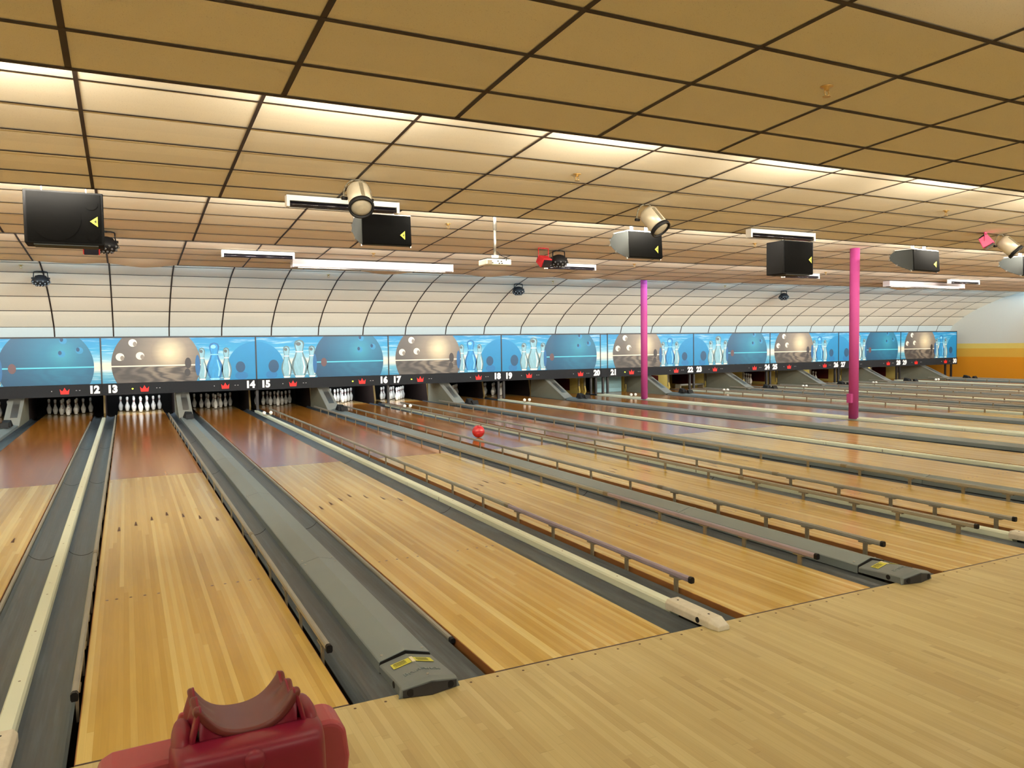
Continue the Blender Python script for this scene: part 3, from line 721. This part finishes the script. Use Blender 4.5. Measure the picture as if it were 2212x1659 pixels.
def make_sign(n, x0, x1):
    w = x1-x0; h = Z1-Z0-.03; typeS = (n % 4) == 1
    o = empty('lane_sign', (x0, YM, Z0))
    MB().box(.006, w-.006, 0, .05, 0, h).build('backing', M['frame'], o)
    art = flat('artwork', ([(.014,0),(w-.014,0),(w-.014,h),(.014,h)], [(0,1,2,3)]), .002, M['sky'], o)
    fr = MB(); fr.box(.0, w, -.012, .05, h-.002, h+.032); fr.box(0, .015, -.012, .05, 0, h); fr.box(w-.015, w, -.012, .05, 0, h); fr.build('frame', M['frame'], o)
    def holes(lst, r, ml, md):
        for hx, hz in lst:
            hh = flat('finger_hole', ellipse(hx, hz, r, r*1.0, w, h, 20), .007, ml, art)
            flat('hole_shade', ellipse(hx+r*.50*(1 if typeS else -.8), hz-r*.30*(1 if typeS else -1), r*.46, r*.62, w, h, 20), .008, md, art)
    s = w/3.37
    def gpin(cx, hgt, wd, blue=False):
        e, m_, h_ = ('pb_edge', 'pb_mid', 'pb_hi') if blue else ('pg_edge', 'pg_mid', 'pg_hi')
        g = flat('printed_pin', pinshape(cx, hgt, wd), .0042, M[e], art)
        vs, fs = pinshape(cx, hgt*.95, wd*.74); flat('pin_body', ([(x, z+hgt*.015) for x, z in vs], fs), .0046, M[m_], art)
        r = .25*wd
        flat('pin_neck_band', ([(cx-r,hgt*.68),(cx+r,hgt*.68),(cx+r,hgt*.705),(cx-r,hgt*.705)], [(0,1,2,3)]), .0049, M[h_], art)
        flat('pin_highlight', ([(cx+.20*wd,.10*hgt),(cx+.30*wd,.12*hgt),(cx+.36*wd,.30*hgt),(cx+.20*wd,.56*hgt),(cx+.16*wd,.55*hgt),(cx+.27*wd,.30*hgt)], [(0,1,2,5),(2,3,4,5)]), .0049, M[h_], art)
        flat('pin_foot', ([(cx-.28*wd,.0+.012),(cx+.28*wd,.012),(cx+.34*wd,.06*hgt),(cx-.34*wd,.06*hgt)], [(0,1,2,3)]), .0049, M[h_], art)
        flat('pin_crown_shine', ellipse(cx-.06*wd, hgt*.90, .17*wd, .05*hgt, w, h, 14), .0049, M[h_ if blue else 'pg_dark'], art)
    if typeS:
        flat('printed_disc', ellipse(w, .24, .69, .69, w-.014, h), .003, M['disc'], art)
        flat('disc_reflection', ellipse(3.02*s, .10, .15, .10, w, h, 24), .0035, M['disc_shade'], art)
        flat('disc_oval', ellipse(3.00*s, .31, .11, .135, w, h, 24), .004, M['disc_oval'], art)
        gpin(2.13*s, .78, .21); gpin(2.68*s, .78, .21); gpin(2.41*s, .90, .34, True)
        bc = (1.15*s, .42); flat('printed_ball', ellipse(bc[0], bc[1], .95, .93, w, h, 60), .0055, M['silver'], art, bc[0], .385)
        holes([(.655*s,.92),(.385*s,.60),(.80*s,.62)], .088, M['hole_light'], M['hole_dark'])
        flat('ball_oval', ellipse(1.82*s, .43, .07, .13, w, h, 24), .0065, M['oval_grey'], art); flat('ball_oval', ellipse(1.80*s, .21, .065, .09, w, h, 24), .0065, M['oval_grey'], art)
        flat('ball_oval', ellipse(2.03*s, .37, .055, .25, w, h, 24), .0065, M['oval_blue'], art)
    else:
        vs, fs = ellipse(0.0, .24, .69, .69, w, h); vs = [(max(x, .014), z) for x, z in vs]; flat('printed_disc', (vs, fs), .003, M['disc'], art)
        flat('disc_reflection', ellipse(.36*s, .10, .14, .10, w, h, 24), .0035, M['disc_shade'], art)
        flat('disc_oval', ellipse(.415*s, .31, .125, .16, w, h, 24), .004, M['disc_oval'], art)
        gpin(.73*s, .80, .24); gpin(1.36*s, .80, .24); gpin(1.05*s, .95, .37)
        bc = (2.31*s, .40); flat('printed_ball', ellipse(bc[0], bc[1], .92, .90, w, h, 60), .0055, M['blueball'], art, bc[0], .385)
        holes([(2.64*s,.985),(2.95*s,.76),(2.60*s,.69)], .075, M['hole_blue'], M['hole_bdark'])
        flat('ball_oval', ellipse(1.66*s, .38, .075, .11, w, h, 24), .0065, M['oval_brown'], art)
        flat('ball_oval', ellipse(1.43*s, .35, .05, .25, w, h, 24), .0065, M['oval_blue'], art)
    bd = MB().box(.002, w-.002, -.035, .05, ZB-Z0, -.004).build('number_band', M['band'], o)
    bz_ = (ZB-Z0)/2-.002; fy = -.036
    for q, (num, nx, cx, lx, dx) in enumerate(((n, .205, .87, .62, 1.16), (n+1, w-.16, w-.74, w-.99, w-.48))):
        t = text_mesh(str(num), .228, M['number'], bd, 'number', .014, .002, 'CENTER', .95); t.rotation_euler = (PI/2, 0, 0); t.location = (nx, fy-.001, bz_)
        MB().prism(crown_shape(cx, bz_, .19, .15), fy-.006, fy, 'y').build('crown', M['crown'], bd)
        on = num in (13, 16, 17, 21)
        MB().tube((lx, fy-.008, bz_), (lx, fy, bz_), .017 if on else .011, n=14).build('indicator_lamp', M['lamp_on' if on else 'lamp_off'], bd)
        for s_ in (-1, 1): MB().box(dx+s_*.032-.014, dx+s_*.032+.014, fy-.003, fy, bz_-.006, bz_+.008).build('display_dash', M['lamp_off'], bd)
    tag(o, 'overhead sign with %s ball artwork and white numbers %d and %d' % ('silver' if typeS else 'blue', n, n+1), 'lane sign', 'lane signs in a row')
DIV = [-4.185, -.802, 2.577, 5.962, 9.308, 12.672, 16.279, 19.634, 23.003, 26.40, 29.80]
for i, n in enumerate(ODD):
    make_sign(n, DIV[i] if n != 21 else 12.925, DIV[i+1])
o = empty('filler_panel', (12.676, YM, Z0)); MB().box(0, .245, 0, .05, 0, Z1-Z0).build('frame', M['frame'], o)
flat('artwork', ([(.012,0),(.233,0),(.233,1.03),(.012,1.03)], [(0,1,2,3)]), .002, M['sky'], o); MB().box(0, .245, -.035, .05, ZB-Z0, -.004).build('band', M['band'], o)
tag(o, 'narrow sky printed panel between the signs for lanes 20 and 21', 'sign panel')

# ------------------------------------------------------------------ pillars, red ball
def pillar(x, y, r, zt, lb, box=False):
    o = empty('pillar', (x, y, .012)); MB().tube((0,0,0),(0,0,zt), r, n=32).build('shaft', M['pink'], o)
    if box: MB().box(-r-.05, -r*.7, -.05, .05, .32, .50).build('junction_box', M['pink'], o)
    tag(o, lb, 'pillar', 'pink pillars')
pillar(12.667, 14.30, .092, 3.38, 'thinner looking pink pillar farther down the twin white divider, before sign 21')
pillar(12.673, 7.36, .092, 3.38, 'nearer pink round pillar on the twin white divider, small box on its side', True)
o = MB().sphere((0,0,0), .108, 32, 20).build('bowling_ball', M['ball']); o.location = (5.04, 8.66, .109)
tag(o, 'red bowling ball rolling down the lane below sign 16', 'bowling ball')

# ------------------------------------------------------------------ ceiling equipment
def ceil_z(y):
    for si in range(len(SECT)):
        p = SECT[si]
        if p[0][0] <= y < p[-1][0] or (si == 5 and y >= p[0][0]):
            for (a, b), (c, d) in zip(p[:-1], p[1:]):
                if a <= y <= c: return b+(d-b)*(y-a)/(c-a)
    return 3.3
def wedge_speaker(x, y, ztop, wd, h, rz, lb, lean=0.0):
    zc = ceil_z(y)
    o = empty('speaker', (x, y, ztop), rz)
    side = [(0,0),(-.02,-h),(.03,-h-.01),(.30,-h*.72),(.45,-h*.42),(.45,-h*.22),(.36,-.01)]
    MB().prism(side, -wd/2, wd/2, 'x').build('cabinet', M['speaker_side'], o, bevel=.008)
    MB().prism([(-.014,-.01),(-.036,-h+.01),(-.018,-h),(0,-.0)], -wd/2+.005, wd/2-.005, 'x').build('grille', M['black_cloth'], o)
    MB().box(-wd/2, wd/2, 0, .36, -.002, .012).build('top_plate', M['white_metal'], o)
    for s in (-1, 1):
        MB().box(s*wd*.22-.012, s*wd*.22+.012, .12, .17, .01, zc-ztop+.0).build('hanger', M['white_metal'], o)
        for p in side[2:]: MB().box(s*wd/2-.006, s*wd/2+.006, p[0]-.018, p[0]+.012, p[1]-.012, p[1]+.018).build('corner_clamp', M['steel'], o)
    badge = MB().prism([(wd*.36,-.055),(wd*.36,.055),(wd*.26,0)], -.040, -.036, 'y').build('badge', M['sticker'], o); badge.location = (0, .004, -h*.66)
    MB().prism([(wd*.343,-.02),(wd*.343,.02),(wd*.315,0)], -.042, -.040, 'y').build('badge_mark', M['ink'], badge)
    return tag(o, lb, 'speaker', 'black speakers in a row')
def box_speaker(x, y, ztop, wd, dp, h, rz, lb, ports=True):
    zc = ceil_z(y)
    o = empty('speaker', (x, y, ztop), rz)
    MB().box(-wd/2, wd/2, 0, dp, -h, 0).build('cabinet', M['cab'], o, bevel=.012)
    MB().box(-wd/2+.03, wd/2-.03, -.008, .002, -h+.02, -.02).build('grille', M['black_cloth'], o)
    if ports:
        MB().tube((-.08,-.012,-h*.52),(-.08,-.008,-h*.52), h*.42, n=40).build('woofer', M['black_cloth'], o)
        for z in (-h*.22, -h*.80): MB().tube((wd*.34,-.012,z),(wd*.34,-.008,z), h*.115, n=28).build('port', M['black_cloth'], o)
    MB().box(-wd/2+.08, wd/2-.06, .02, dp-.06, -h-.012, -h).build('bottom_panel', M['speaker_side'], o)
    for s in (-1, 1):
        MB().tube((s*wd*.28, dp*.4, -.01), (s*wd*.28, dp*.4, zc-ztop), .006, n=8).build('cable', M['white_metal'], o)
    badge = MB().prism([(wd*.42,-.055),(wd*.42,.055),(wd*.32,0)], -.014, -.010, 'y').build('badge', M['sticker'], o); badge.location = (0, 0, -h*.55)
    MB().prism([(wd*.402,-.02),(wd*.402,.02),(wd*.372,0)], -.016, -.014, 'y').build('badge_mark', M['ink'], badge)
    return tag(o, lb, 'speaker', 'black speakers in a row')
box_speaker(-.825, 6.1, 3.255, .735, .34, .555, 0.02, 'large black box speaker hung at the far left, yellow triangle badge')
wedge_speaker(2.68, 6.10, 3.225, .64, .375, 0, 'black wedge speaker hung behind the first can spotlight from the left')
wedge_speaker(6.65, 6.10, 3.225, .62, .385, .03, 'black wedge speaker hung behind the middle can spotlight')
box_speaker(9.79, 6.1, 3.24, .69, .38, .55, 0.0, 'tall black box speaker hung below the right white light batten', ports=False)
wedge_speaker(13.10, 6.15, 3.235, .86, .385, .10, 'black wedge speaker hung to the right of the nearer pink pillar')
wedge_speaker(16.45, 6.15, 3.235, .80, .385, .10, 'black wedge speaker cut off by the right edge of the photo')

def batten(x, y, L, lb, lit=False, rz=0, grp='light battens with dark tubes'):
    z = ceil_z(y)-.012; o = empty('light_batten', (x, y, z), rz)
    MB().prism([(-.05,0),(.05,0),(.05,-.058),(-.05,-.058)], -L/2, L/2, 'x').build('housing', M['white_metal'], o)
    for s in (-1, 1): MB().box(s*L/2-.016, s*L/2+.016, -.055, .055, -.125, 0).build('end_cap', M['white_metal'], o)
    MB().box(-L/2+.02, L/2-.02, -.046, .046, -.070, -.058).build('reflector', M['black'], o)
    for s in (-1, 1): MB().tube((-L/2+.02, s*.028, -.096), (L/2-.02, s*.028, -.096), .024, n=12).build('tube', M['uv_tube'], o)
    return tag(o, lb, 'ceiling light', grp)
batten(1.97, 5.42, 1.25, 'white light batten with dark tubes behind the first can spotlight from the left')
batten(8.70, 5.42, 1.30, 'white light batten with dark tubes above the tall box speaker')
batten(1.93, 11.4, 1.24, 'white light batten at the left end of a long white light trough')
batten(8.55, 11.4, 1.24, 'white light batten behind the black party light and red floodlight')
batten(15.55, 11.4, 1.24, 'white light batten just below the bottom of the tall box speaker')
batten(22.3, 11.4, 1.35, 'white light batten at the right end of the distant light trough')
def trough(x0, x1, lb):
    y = 12.02; z = ceil_z(y)-.026; o = empty('light_trough', ((x0+x1)/2, y, z)); L = (x1-x0)
    pr = [(.12,0)]+[(-.10*math.cos(t*PI/2/8)*1.0+.0, -.15*math.sin(t*PI/2/8)) for t in range(9)]+[(.12,-.15)]
    pr = [(.12,-.0),(-.10,.0)]+[(-.10+.04*(1-math.cos(t*PI/2/6)), -.10-.05*math.sin(t*PI/2/6)) for t in range(7)]+[(.12,-.15)]
    MB().prism(pr, -L/2, L/2, 'x').build('cover', M['trough'], o)
    MB().box(-L/2+.1, L/2-.15, -.05, .1, -.162, -.15).build('bottom_slot', M['uv_tube'], o)
    for s in (-1, 1): MB().box(s*L/2-.012, s*L/2+.012, -.105, .125, -.155, .0).build('end_plate', M['trough'], o)
    return tag(o, lb, 'ceiling light', 'long white light troughs')
trough(2.65, 5.96, 'long white light trough under the ceiling above signs 15 and 16')
trough(19.7, 23.15, 'long white light trough right of the nearer pink pillar, farther back')

def can_light(x, y, d, lb, tilt=None):
    z = ceil_z(y); o = empty('can_spotlight', (x, y, z))
    d = Vector(d).normalized(); q = Vector((0,0,-1)).rotation_difference(d).to_matrix().to_4x4(); T = Matrix.Translation((0,0,-.085)) @ q
    L = .30; R = .118
    b = MB(); b.lathe([(.05,.0),(.10,-.01),(R,-.05),(R,-L)], 28, True, T); b.build('can', M['can'], o)
    MB().lathe([(R+.010,-L+.015),(R+.014,-L),(R+.010,-L-.035),(R-.006,-L-.035),(R-.008,-L+.0)], 28, True, T, False).build('front_ring', M['black'], o)
    MB().lathe([(R-.006,-L-.006),(R*.86,-L-.020),(R*.5,-L-.034),(.001,-L-.038)], 28, True, T).build('lens', M['lens'], o)
    st = MB().box(-.018, .018, -R-.004, -R+.01, -L+.03, -.06); st.xform(T); st.build('back_strip', M['zinc'], o)
    yk = MB(); pts = []
    for i in range(13):
        t = PI*i/12; pts.append(Vector((-(R+.03)*math.cos(t), 0, -.20+.20*math.sin(t)**.8)))
    yk.path(pts, .009, 6); yk.build('yoke', M['zinc'], o)
    for s in (-1, 1): MB().tube((s*(R-.01), 0, -.2), (s*(R+.05), 0, -.2), .018, n=12).build('yoke_knob', M['black'], o)
    MB().tube((0,0,-.015),(0,0,.0),.035,n=14).build('ceiling_mount', M['zinc'], o)
    return tag(o, lb, 'spotlight', 'metal can spotlights')
can_light(1.915, 4.643, (-.06, -.62, -.70), 'metal can spotlight in front of the left light batten, lens pointing at viewer')
can_light(5.60, 4.643, (.24, -.55, -.72), 'metal can spotlight in front of the middle wedge speaker, tilted right')
can_light(12.88, 4.643, (.36, -.60, -.70), 'metal can spotlight beside the pink floodlight at the right')

def derby(x, y, lb, r=.165, drop=.18, zoff=0):
    z = ceil_z(y)+zoff; o = empty('party_light', (x, y, z))
    MB().lathe([(.04,.10),(.10,.08),(.125,.03),(r,-.01),(r*.98,-.05),(r*.7,-.105),(r*.3,-.125),(.001,-.13)], 20, True, Matrix.Translation((0,0,-drop))).build('body', M['black'], o)
    lm = MB()
    for k in range(3):
        for i in range(10):
            t = 2*PI*i/10+k*.3; rr = (r*.98, r*.84, r*.52)[k]; zz = (-.045, -.085, -.118)[k]
            lm.sphere((rr*math.cos(t), rr*math.sin(t), zz-drop), .017, 8, 6)
    lm.build('lens_studs', M['studs'], o)
    MB().path([(-.13,0,-drop+.02),(-.12,0,-.02),(-.06,0,-.008),(.06,0,-.008),(.12,0,-.02),(.13,0,-drop+.02)], .010, 6).build('yoke', M['black'], o)
    for s in (-1, 1): MB().tube((s*.12,0,-drop+.03),(s*.165,0,-drop+.03),.02,n=10).build('yoke_knob', M['black'], o)
    MB().tube((0,0,-.02),(0,0,.0),.03,n=10).build('ceiling_mount', M['black'], o)
    return tag(o, lb, 'party light', 'black party lights')
derby(-1.80, 15.2, 'black party light at the far left of the white curved ceiling, above sign 12')
derby(9.20, 15.2, 'black party light on the curved ceiling above the sign for lane 19')
derby(18.9, 15.2, 'black party light on the curved ceiling, between the two pink pillars')
derby(6.80, 8.90, 'black party light hung next to the red floodlight')
derby(-.50, 9.1, 'black party light half hidden behind the far left box speaker')
def flood(x, y, zc, m, rz, lb, tilt=.5, dr=.24):
    o = empty('floodlight', (x, y, zc), rz)
    Tm = Matrix.Translation((0,0,-dr)) @ Matrix.Rotation(tilt, 4, 'X')
    MB().add([Tm @ Vector(v) for v in [(-.10,-.07,-.09),(.10,-.07,-.09),(.10,.09,-.05),(-.10,.09,-.05),(-.10,-.10,.09),(.10,-.10,.09),(.10,.07,.09),(-.10,.07,.09)]], [(0,3,2,1),(4,5,6,7),(0,1,5,4),(1,2,6,5),(2,3,7,6),(3,0,4,7)]).build('housing', M[m], o, bevel=.01)
    MB().box(-.085, .085, -.115, -.10, -.07, .07).xform(Tm).build('front_glass', M['uv_tube'], o)
    fins = MB()
    for k in range(5): fins.box(-.08+k*.036, -.07+k*.036, .07, .10, -.04, .08)
    fins.xform(Tm).build('cooling_fins', M['black'], o)
    MB().path([(-.115,0,-dr),(-.115,0,-.01),(.115,0,-.01),(.115,0,-dr)], .009, 6).build('bracket', M[m], o)
    MB().tube((0,0,-.02),(0,0,0),.025,n=10).build('ceiling_mount', M[m], o)
    return tag(o, lb, 'floodlight', 'small coloured floodlights')
flood(6.40, 8.75, ceil_z(8.75), 'red_paint', .2, 'red floodlight hung just left of a black party light')
flood(12.40, 4.60, ceil_z(4.6), 'pink_paint', .5, 'pink floodlight on a bracket left of the right can spotlight', .9, .15)
flood(-.66, 8.55, ceil_z(8.55), 'red_paint', 0, 'red floodlight peeking out below the far left box speaker', .5, .33)

o = empty('projector', (4.28, 6.30, ceil_z(6.3))); zc = ceil_z(6.3)
MB().tube((0,0,0),(0,0,-.30), .024, n=16).build('pole', M['steel'], o); MB().tube((0,0,-.28),(0,0,2.80-zc), .018, n=16).build('pole', M['steel'], o)
hz = 2.745-zc; MB().box(-.185, .185, -.13, .15, hz-.078, hz).build('housing', M['projector'], o, bevel=.012)
MB().box(-.17, .17, -.11, .13, hz, hz+.012).build('top_plate', M['black'], o); MB().tube((0,0,hz),(0,0,hz+.06), .05, n=16).build('mount', M['projector'], o)
for a, b_ in ((-.175,-.11),): MB().box(a, b_, -.134, -.128, hz-.075, hz-.02).build('vent', M['zinc'], o)
for x, z in ((-.02,-.03),(.03,-.032),(.0,-.06),(.04,-.06),(-.1,-.055)): MB().box(x-.010, x+.010, -.134, -.128, hz+z-.006, hz+z+.006).build('socket', M['dark'], o)
MB().path([(.02,-.02,2.86-zc),(.06,-.06,2.80-zc),(.12,-.12,hz+.02),(.10,-.138,hz-.02)], .005, 6).build('cable', M['black'], o)
tag(o, 'white projector hung on a grey pole from the ceiling', 'projector')

def sprinkler(x, y, lb):
    o = empty('sprinkler', (x, y, ceil_z(y)))
    MB().lathe([(.045,0),(.042,-.006),(.02,-.010),(.016,-.03)], 16).build('escutcheon', M['brass'], o)
    MB().path([(-.016,0,-.028),(-.02,0,-.045),(-.008,0,-.068)], .004, 6).build('frame_arm', M['brass'], o); MB().path([(.016,0,-.028),(.02,0,-.045),(.008,0,-.068)], .004, 6).build('frame_arm', M['brass'], o)
    MB().lathe([(.026,-.072),(.028,-.069),(.004,-.066)], 14).build('deflector', M['brass'], o)
    tag(o, lb, 'sprinkler', 'ceiling sprinklers')
sprinkler(4.03, .49, 'brass sprinkler on the near ceiling at the upper right')
sprinkler(4.04, 3.75, 'brass sprinkler on the ceiling left of the middle can spotlight')
sprinkler(4.04, 7.40, 'brass sprinkler on the ceiling left of the projector pole')
sprinkler(4.02, 11.17, 'brass sprinkler just above the long light trough, below the left wedge speaker')
sprinkler(4.03, 14.9, 'brass sprinkler on the curved ceiling above the left side of sign 16')
sprinkler(10.1, 14.9, 'brass sprinkler on the curved ceiling left of the farther pink pillar')
sprinkler(-2.1, 14.85, 'brass sprinkler on the curved ceiling above the leftmost party light')
sprinkler(10.08, 11.14, 'brass sprinkler on the ceiling just below the middle wedge speaker')
sprinkler(10.12, 7.44, 'brass sprinkler on the ceiling at the left edge of the tall box speaker')
sprinkler(10.07, 3.71, 'brass sprinkler on the ceiling above and left of the right can spotlight')
sprinkler(16.12, 14.87, 'brass sprinkler on the curved ceiling between the farther pink pillar and the tall box speaker')
sprinkler(16.2, 11.16, 'brass sprinkler on the ceiling between the tall box speaker and the nearer pink pillar')

# ------------------------------------------------------------------ foreground: red plastic ball ramp
def make_ramp():
    o = empty('ball_ramp', (-.095, -1.55, 0))
    # local x = 0 at the centre line, local y = 0 at the back of the trough
    def grid(name, rows, m, thick, parent, sub=1):
        n = len(rows[0]); mb = MB(); vs = [p for r in rows for p in r]
        mb.add(vs, [(k*n+i, k*n+i+1, (k+1)*n+i+1, (k+1)*n+i) for k in range(len(rows)-1) for i in range(n-1)], True)
        g = mb.build(name, m, parent); sd = g.modifiers.new('thick', 'SOLIDIFY'); sd.thickness = thick; sd.offset = -1
        if sub: ss = g.modifiers.new('sub', 'SUBSURF'); ss.levels = 1; ss.render_levels = 2
        return g
    # cradle: trough running towards the pins; its rims carry three blunt ridges per side
    rows = []; NY, NX = 28, 21
    for k in range(NY):
        t = k/(NY-1); y = -.10+.24*t
        ridge = max(0, math.cos((t-.06)*PI*2/.36))**1.2 if False else (0.5+0.5*math.cos((t-.08)*2*PI/.40))
        amp = .020*ridge
        z0 = .783-.047*t
        r = []
        for i in range(NX):
            u = -1+2*i/(NX-1); a = abs(u)
            r.append((u*(.098), y, z0+.048*a**2.3+amp*max(0, (a-.5)/.5)**1.6))
        rows.append(r)
    cr = grid('cradle', rows, M['ramp_amber'], .016, o)
    nr = [(x, y+.004, z-.006) for x, y, z in rows[0]]
    grid('rim_apron', [nr, [(x, y+.002, .70) for x, y, z in nr]], M['ramp_red'], .006, o, 0)
    # scalloped side fins below the ridges
    for s in (-1, 1):
        rows = []
        for k in range(NY):
            t = k/(NY-1); y = -.10+.24*t; ridge = 0.5+0.5*math.cos((t-.08)*2*PI/.40)
            zt = .783-.047*t+.048+.020*ridge; r = []
            for i in range(7):
                q = i/6; r.append((s*(.098+.030*q+.012*math.sin(PI*q)*ridge), y-.012*q*ridge, zt-(zt-.64)*q))
            rows.append(r)
        grid('side_fin', rows, M['ramp_red'], .010, o)
    # back of the body with shoulders
    def loft(name, secs, m, sub=2):
        mb = MB(); n = len(secs[0]); vs = [p for r in secs for p in r]
        mb.add(vs, [(k*n+i, k*n+(i+1) % n, (k+1)*n+(i+1) % n, (k+1)*n+i) for k in range(len(secs)-1) for i in range(n)], True)
        mb.add(secs[0], [tuple(range(n-1, -1, -1))], True); mb.add(secs[-1], [tuple(range(n))], True)
        g = mb.build(name, m, o); ss = g.modifiers.new('sub', 'SUBSURF'); ss.levels = 1; ss.render_levels = sub; return g
    def rsec(hx, y0, y1, z, c=.022):
        return [(-hx+c,y0,z),(-hx*.4,y0-.006,z),(hx*.4,y0-.006,z),(hx-c,y0,z),(hx,y0+c,z),(hx,y1-c,z),(hx-c,y1,z),(-hx+c,y1,z),(-hx,y1-c,z),(-hx,y0+c,z)]
    loft('body', [rsec(.165,-.16,.10,.02), rsec(.163,-.165,.10,.25), rsec(.160,-.166,.11,.55), rsec(.156,-.166,.11,.70), rsec(.154,-.165,.02,.748), rsec(.148,-.158,-.045,.766), rsec(.138,-.142,-.075,.774), rsec(.10,-.125,-.085,.776,.012)], M['ramp_red'])
    loft('cradle_base', [rsec(.118,-.08,.125,.45), rsec(.118,-.08,.125,.66), rsec(.110,-.075,.12,.700), rsec(.085,-.07,.11,.712)], M['ramp_red'])
    # shoulders at both sides of the trough
    for s in (-1, 1):
        secs = []
        for z, hx, y0, y1 in ((.55,.02,-.12,.06),(.70,.026,-.125,.06),(.762,.026,-.12,.05),(.782,.018,-.10,.03),(.788,.008,-.06,.0)):
            cx = s*.127; secs.append([(cx-hx,y0,z),(cx+hx,y0,z),(cx+hx,y1,z),(cx-hx,y1,z)])
        mb = MB(); vs = [p for r in secs for p in r]; mb.add(vs, [(k*4+i, k*4+(i+1) % 4, (k+1)*4+(i+1) % 4, (k+1)*4+i) for k in range(4) for i in range(4)], True); mb.add(secs[-1], [(0,1,2,3)], True); mb.add(secs[0], [(3,2,1,0)])
        g = mb.build('shoulder', M['ramp_red'], o); ss = g.modifiers.new('sub', 'SUBSURF'); ss.levels = 1; ss.render_levels = 2
    MB().sphere((0, -.158, .744), .024, 24, 14, 1, .9, 1).build('round_boss', M['ramp_red'], o)
    # wide base shell with rounded shoulders
    prof = []
    for i in range(9):
        t = PI/2*i/8; prof.append((.195+.045*math.sin(t), .668+.045*math.cos(t)))
    right = prof+[(.246,.62),(.240,.57),(.262,.54),(.275,.46),(.28,.02)]
    left = [(-.285, .02),(-.285,.66),(-.275,.695),(-.25,.706)]
    poly = right+left
    mb = MB(); mb.prism(poly, -.01, .10, 'y'); g = mb.build('base_shell', M['ramp_pink'], o, bevel=.012, seg=3); g.location = (-.012, 0, 0)
    # slide down towards the lane
    rows = []
    for k in range(16):
        t = k/15; y = .10+1.15*t; z = .70*(1-t)**1.55+.03; r = []
        for i in range(13):
            u = -1+2*i/12; r.append((u*.125, y, z+.045*abs(u)**2.2))
        rows.append(r)
    grid('slide', rows, M['ramp_pink'], .02, o)
    tag(o, 'translucent red plastic ball ramp with ridged cradle at the lower edge, before lane 13', 'ball ramp')
make_ramp()
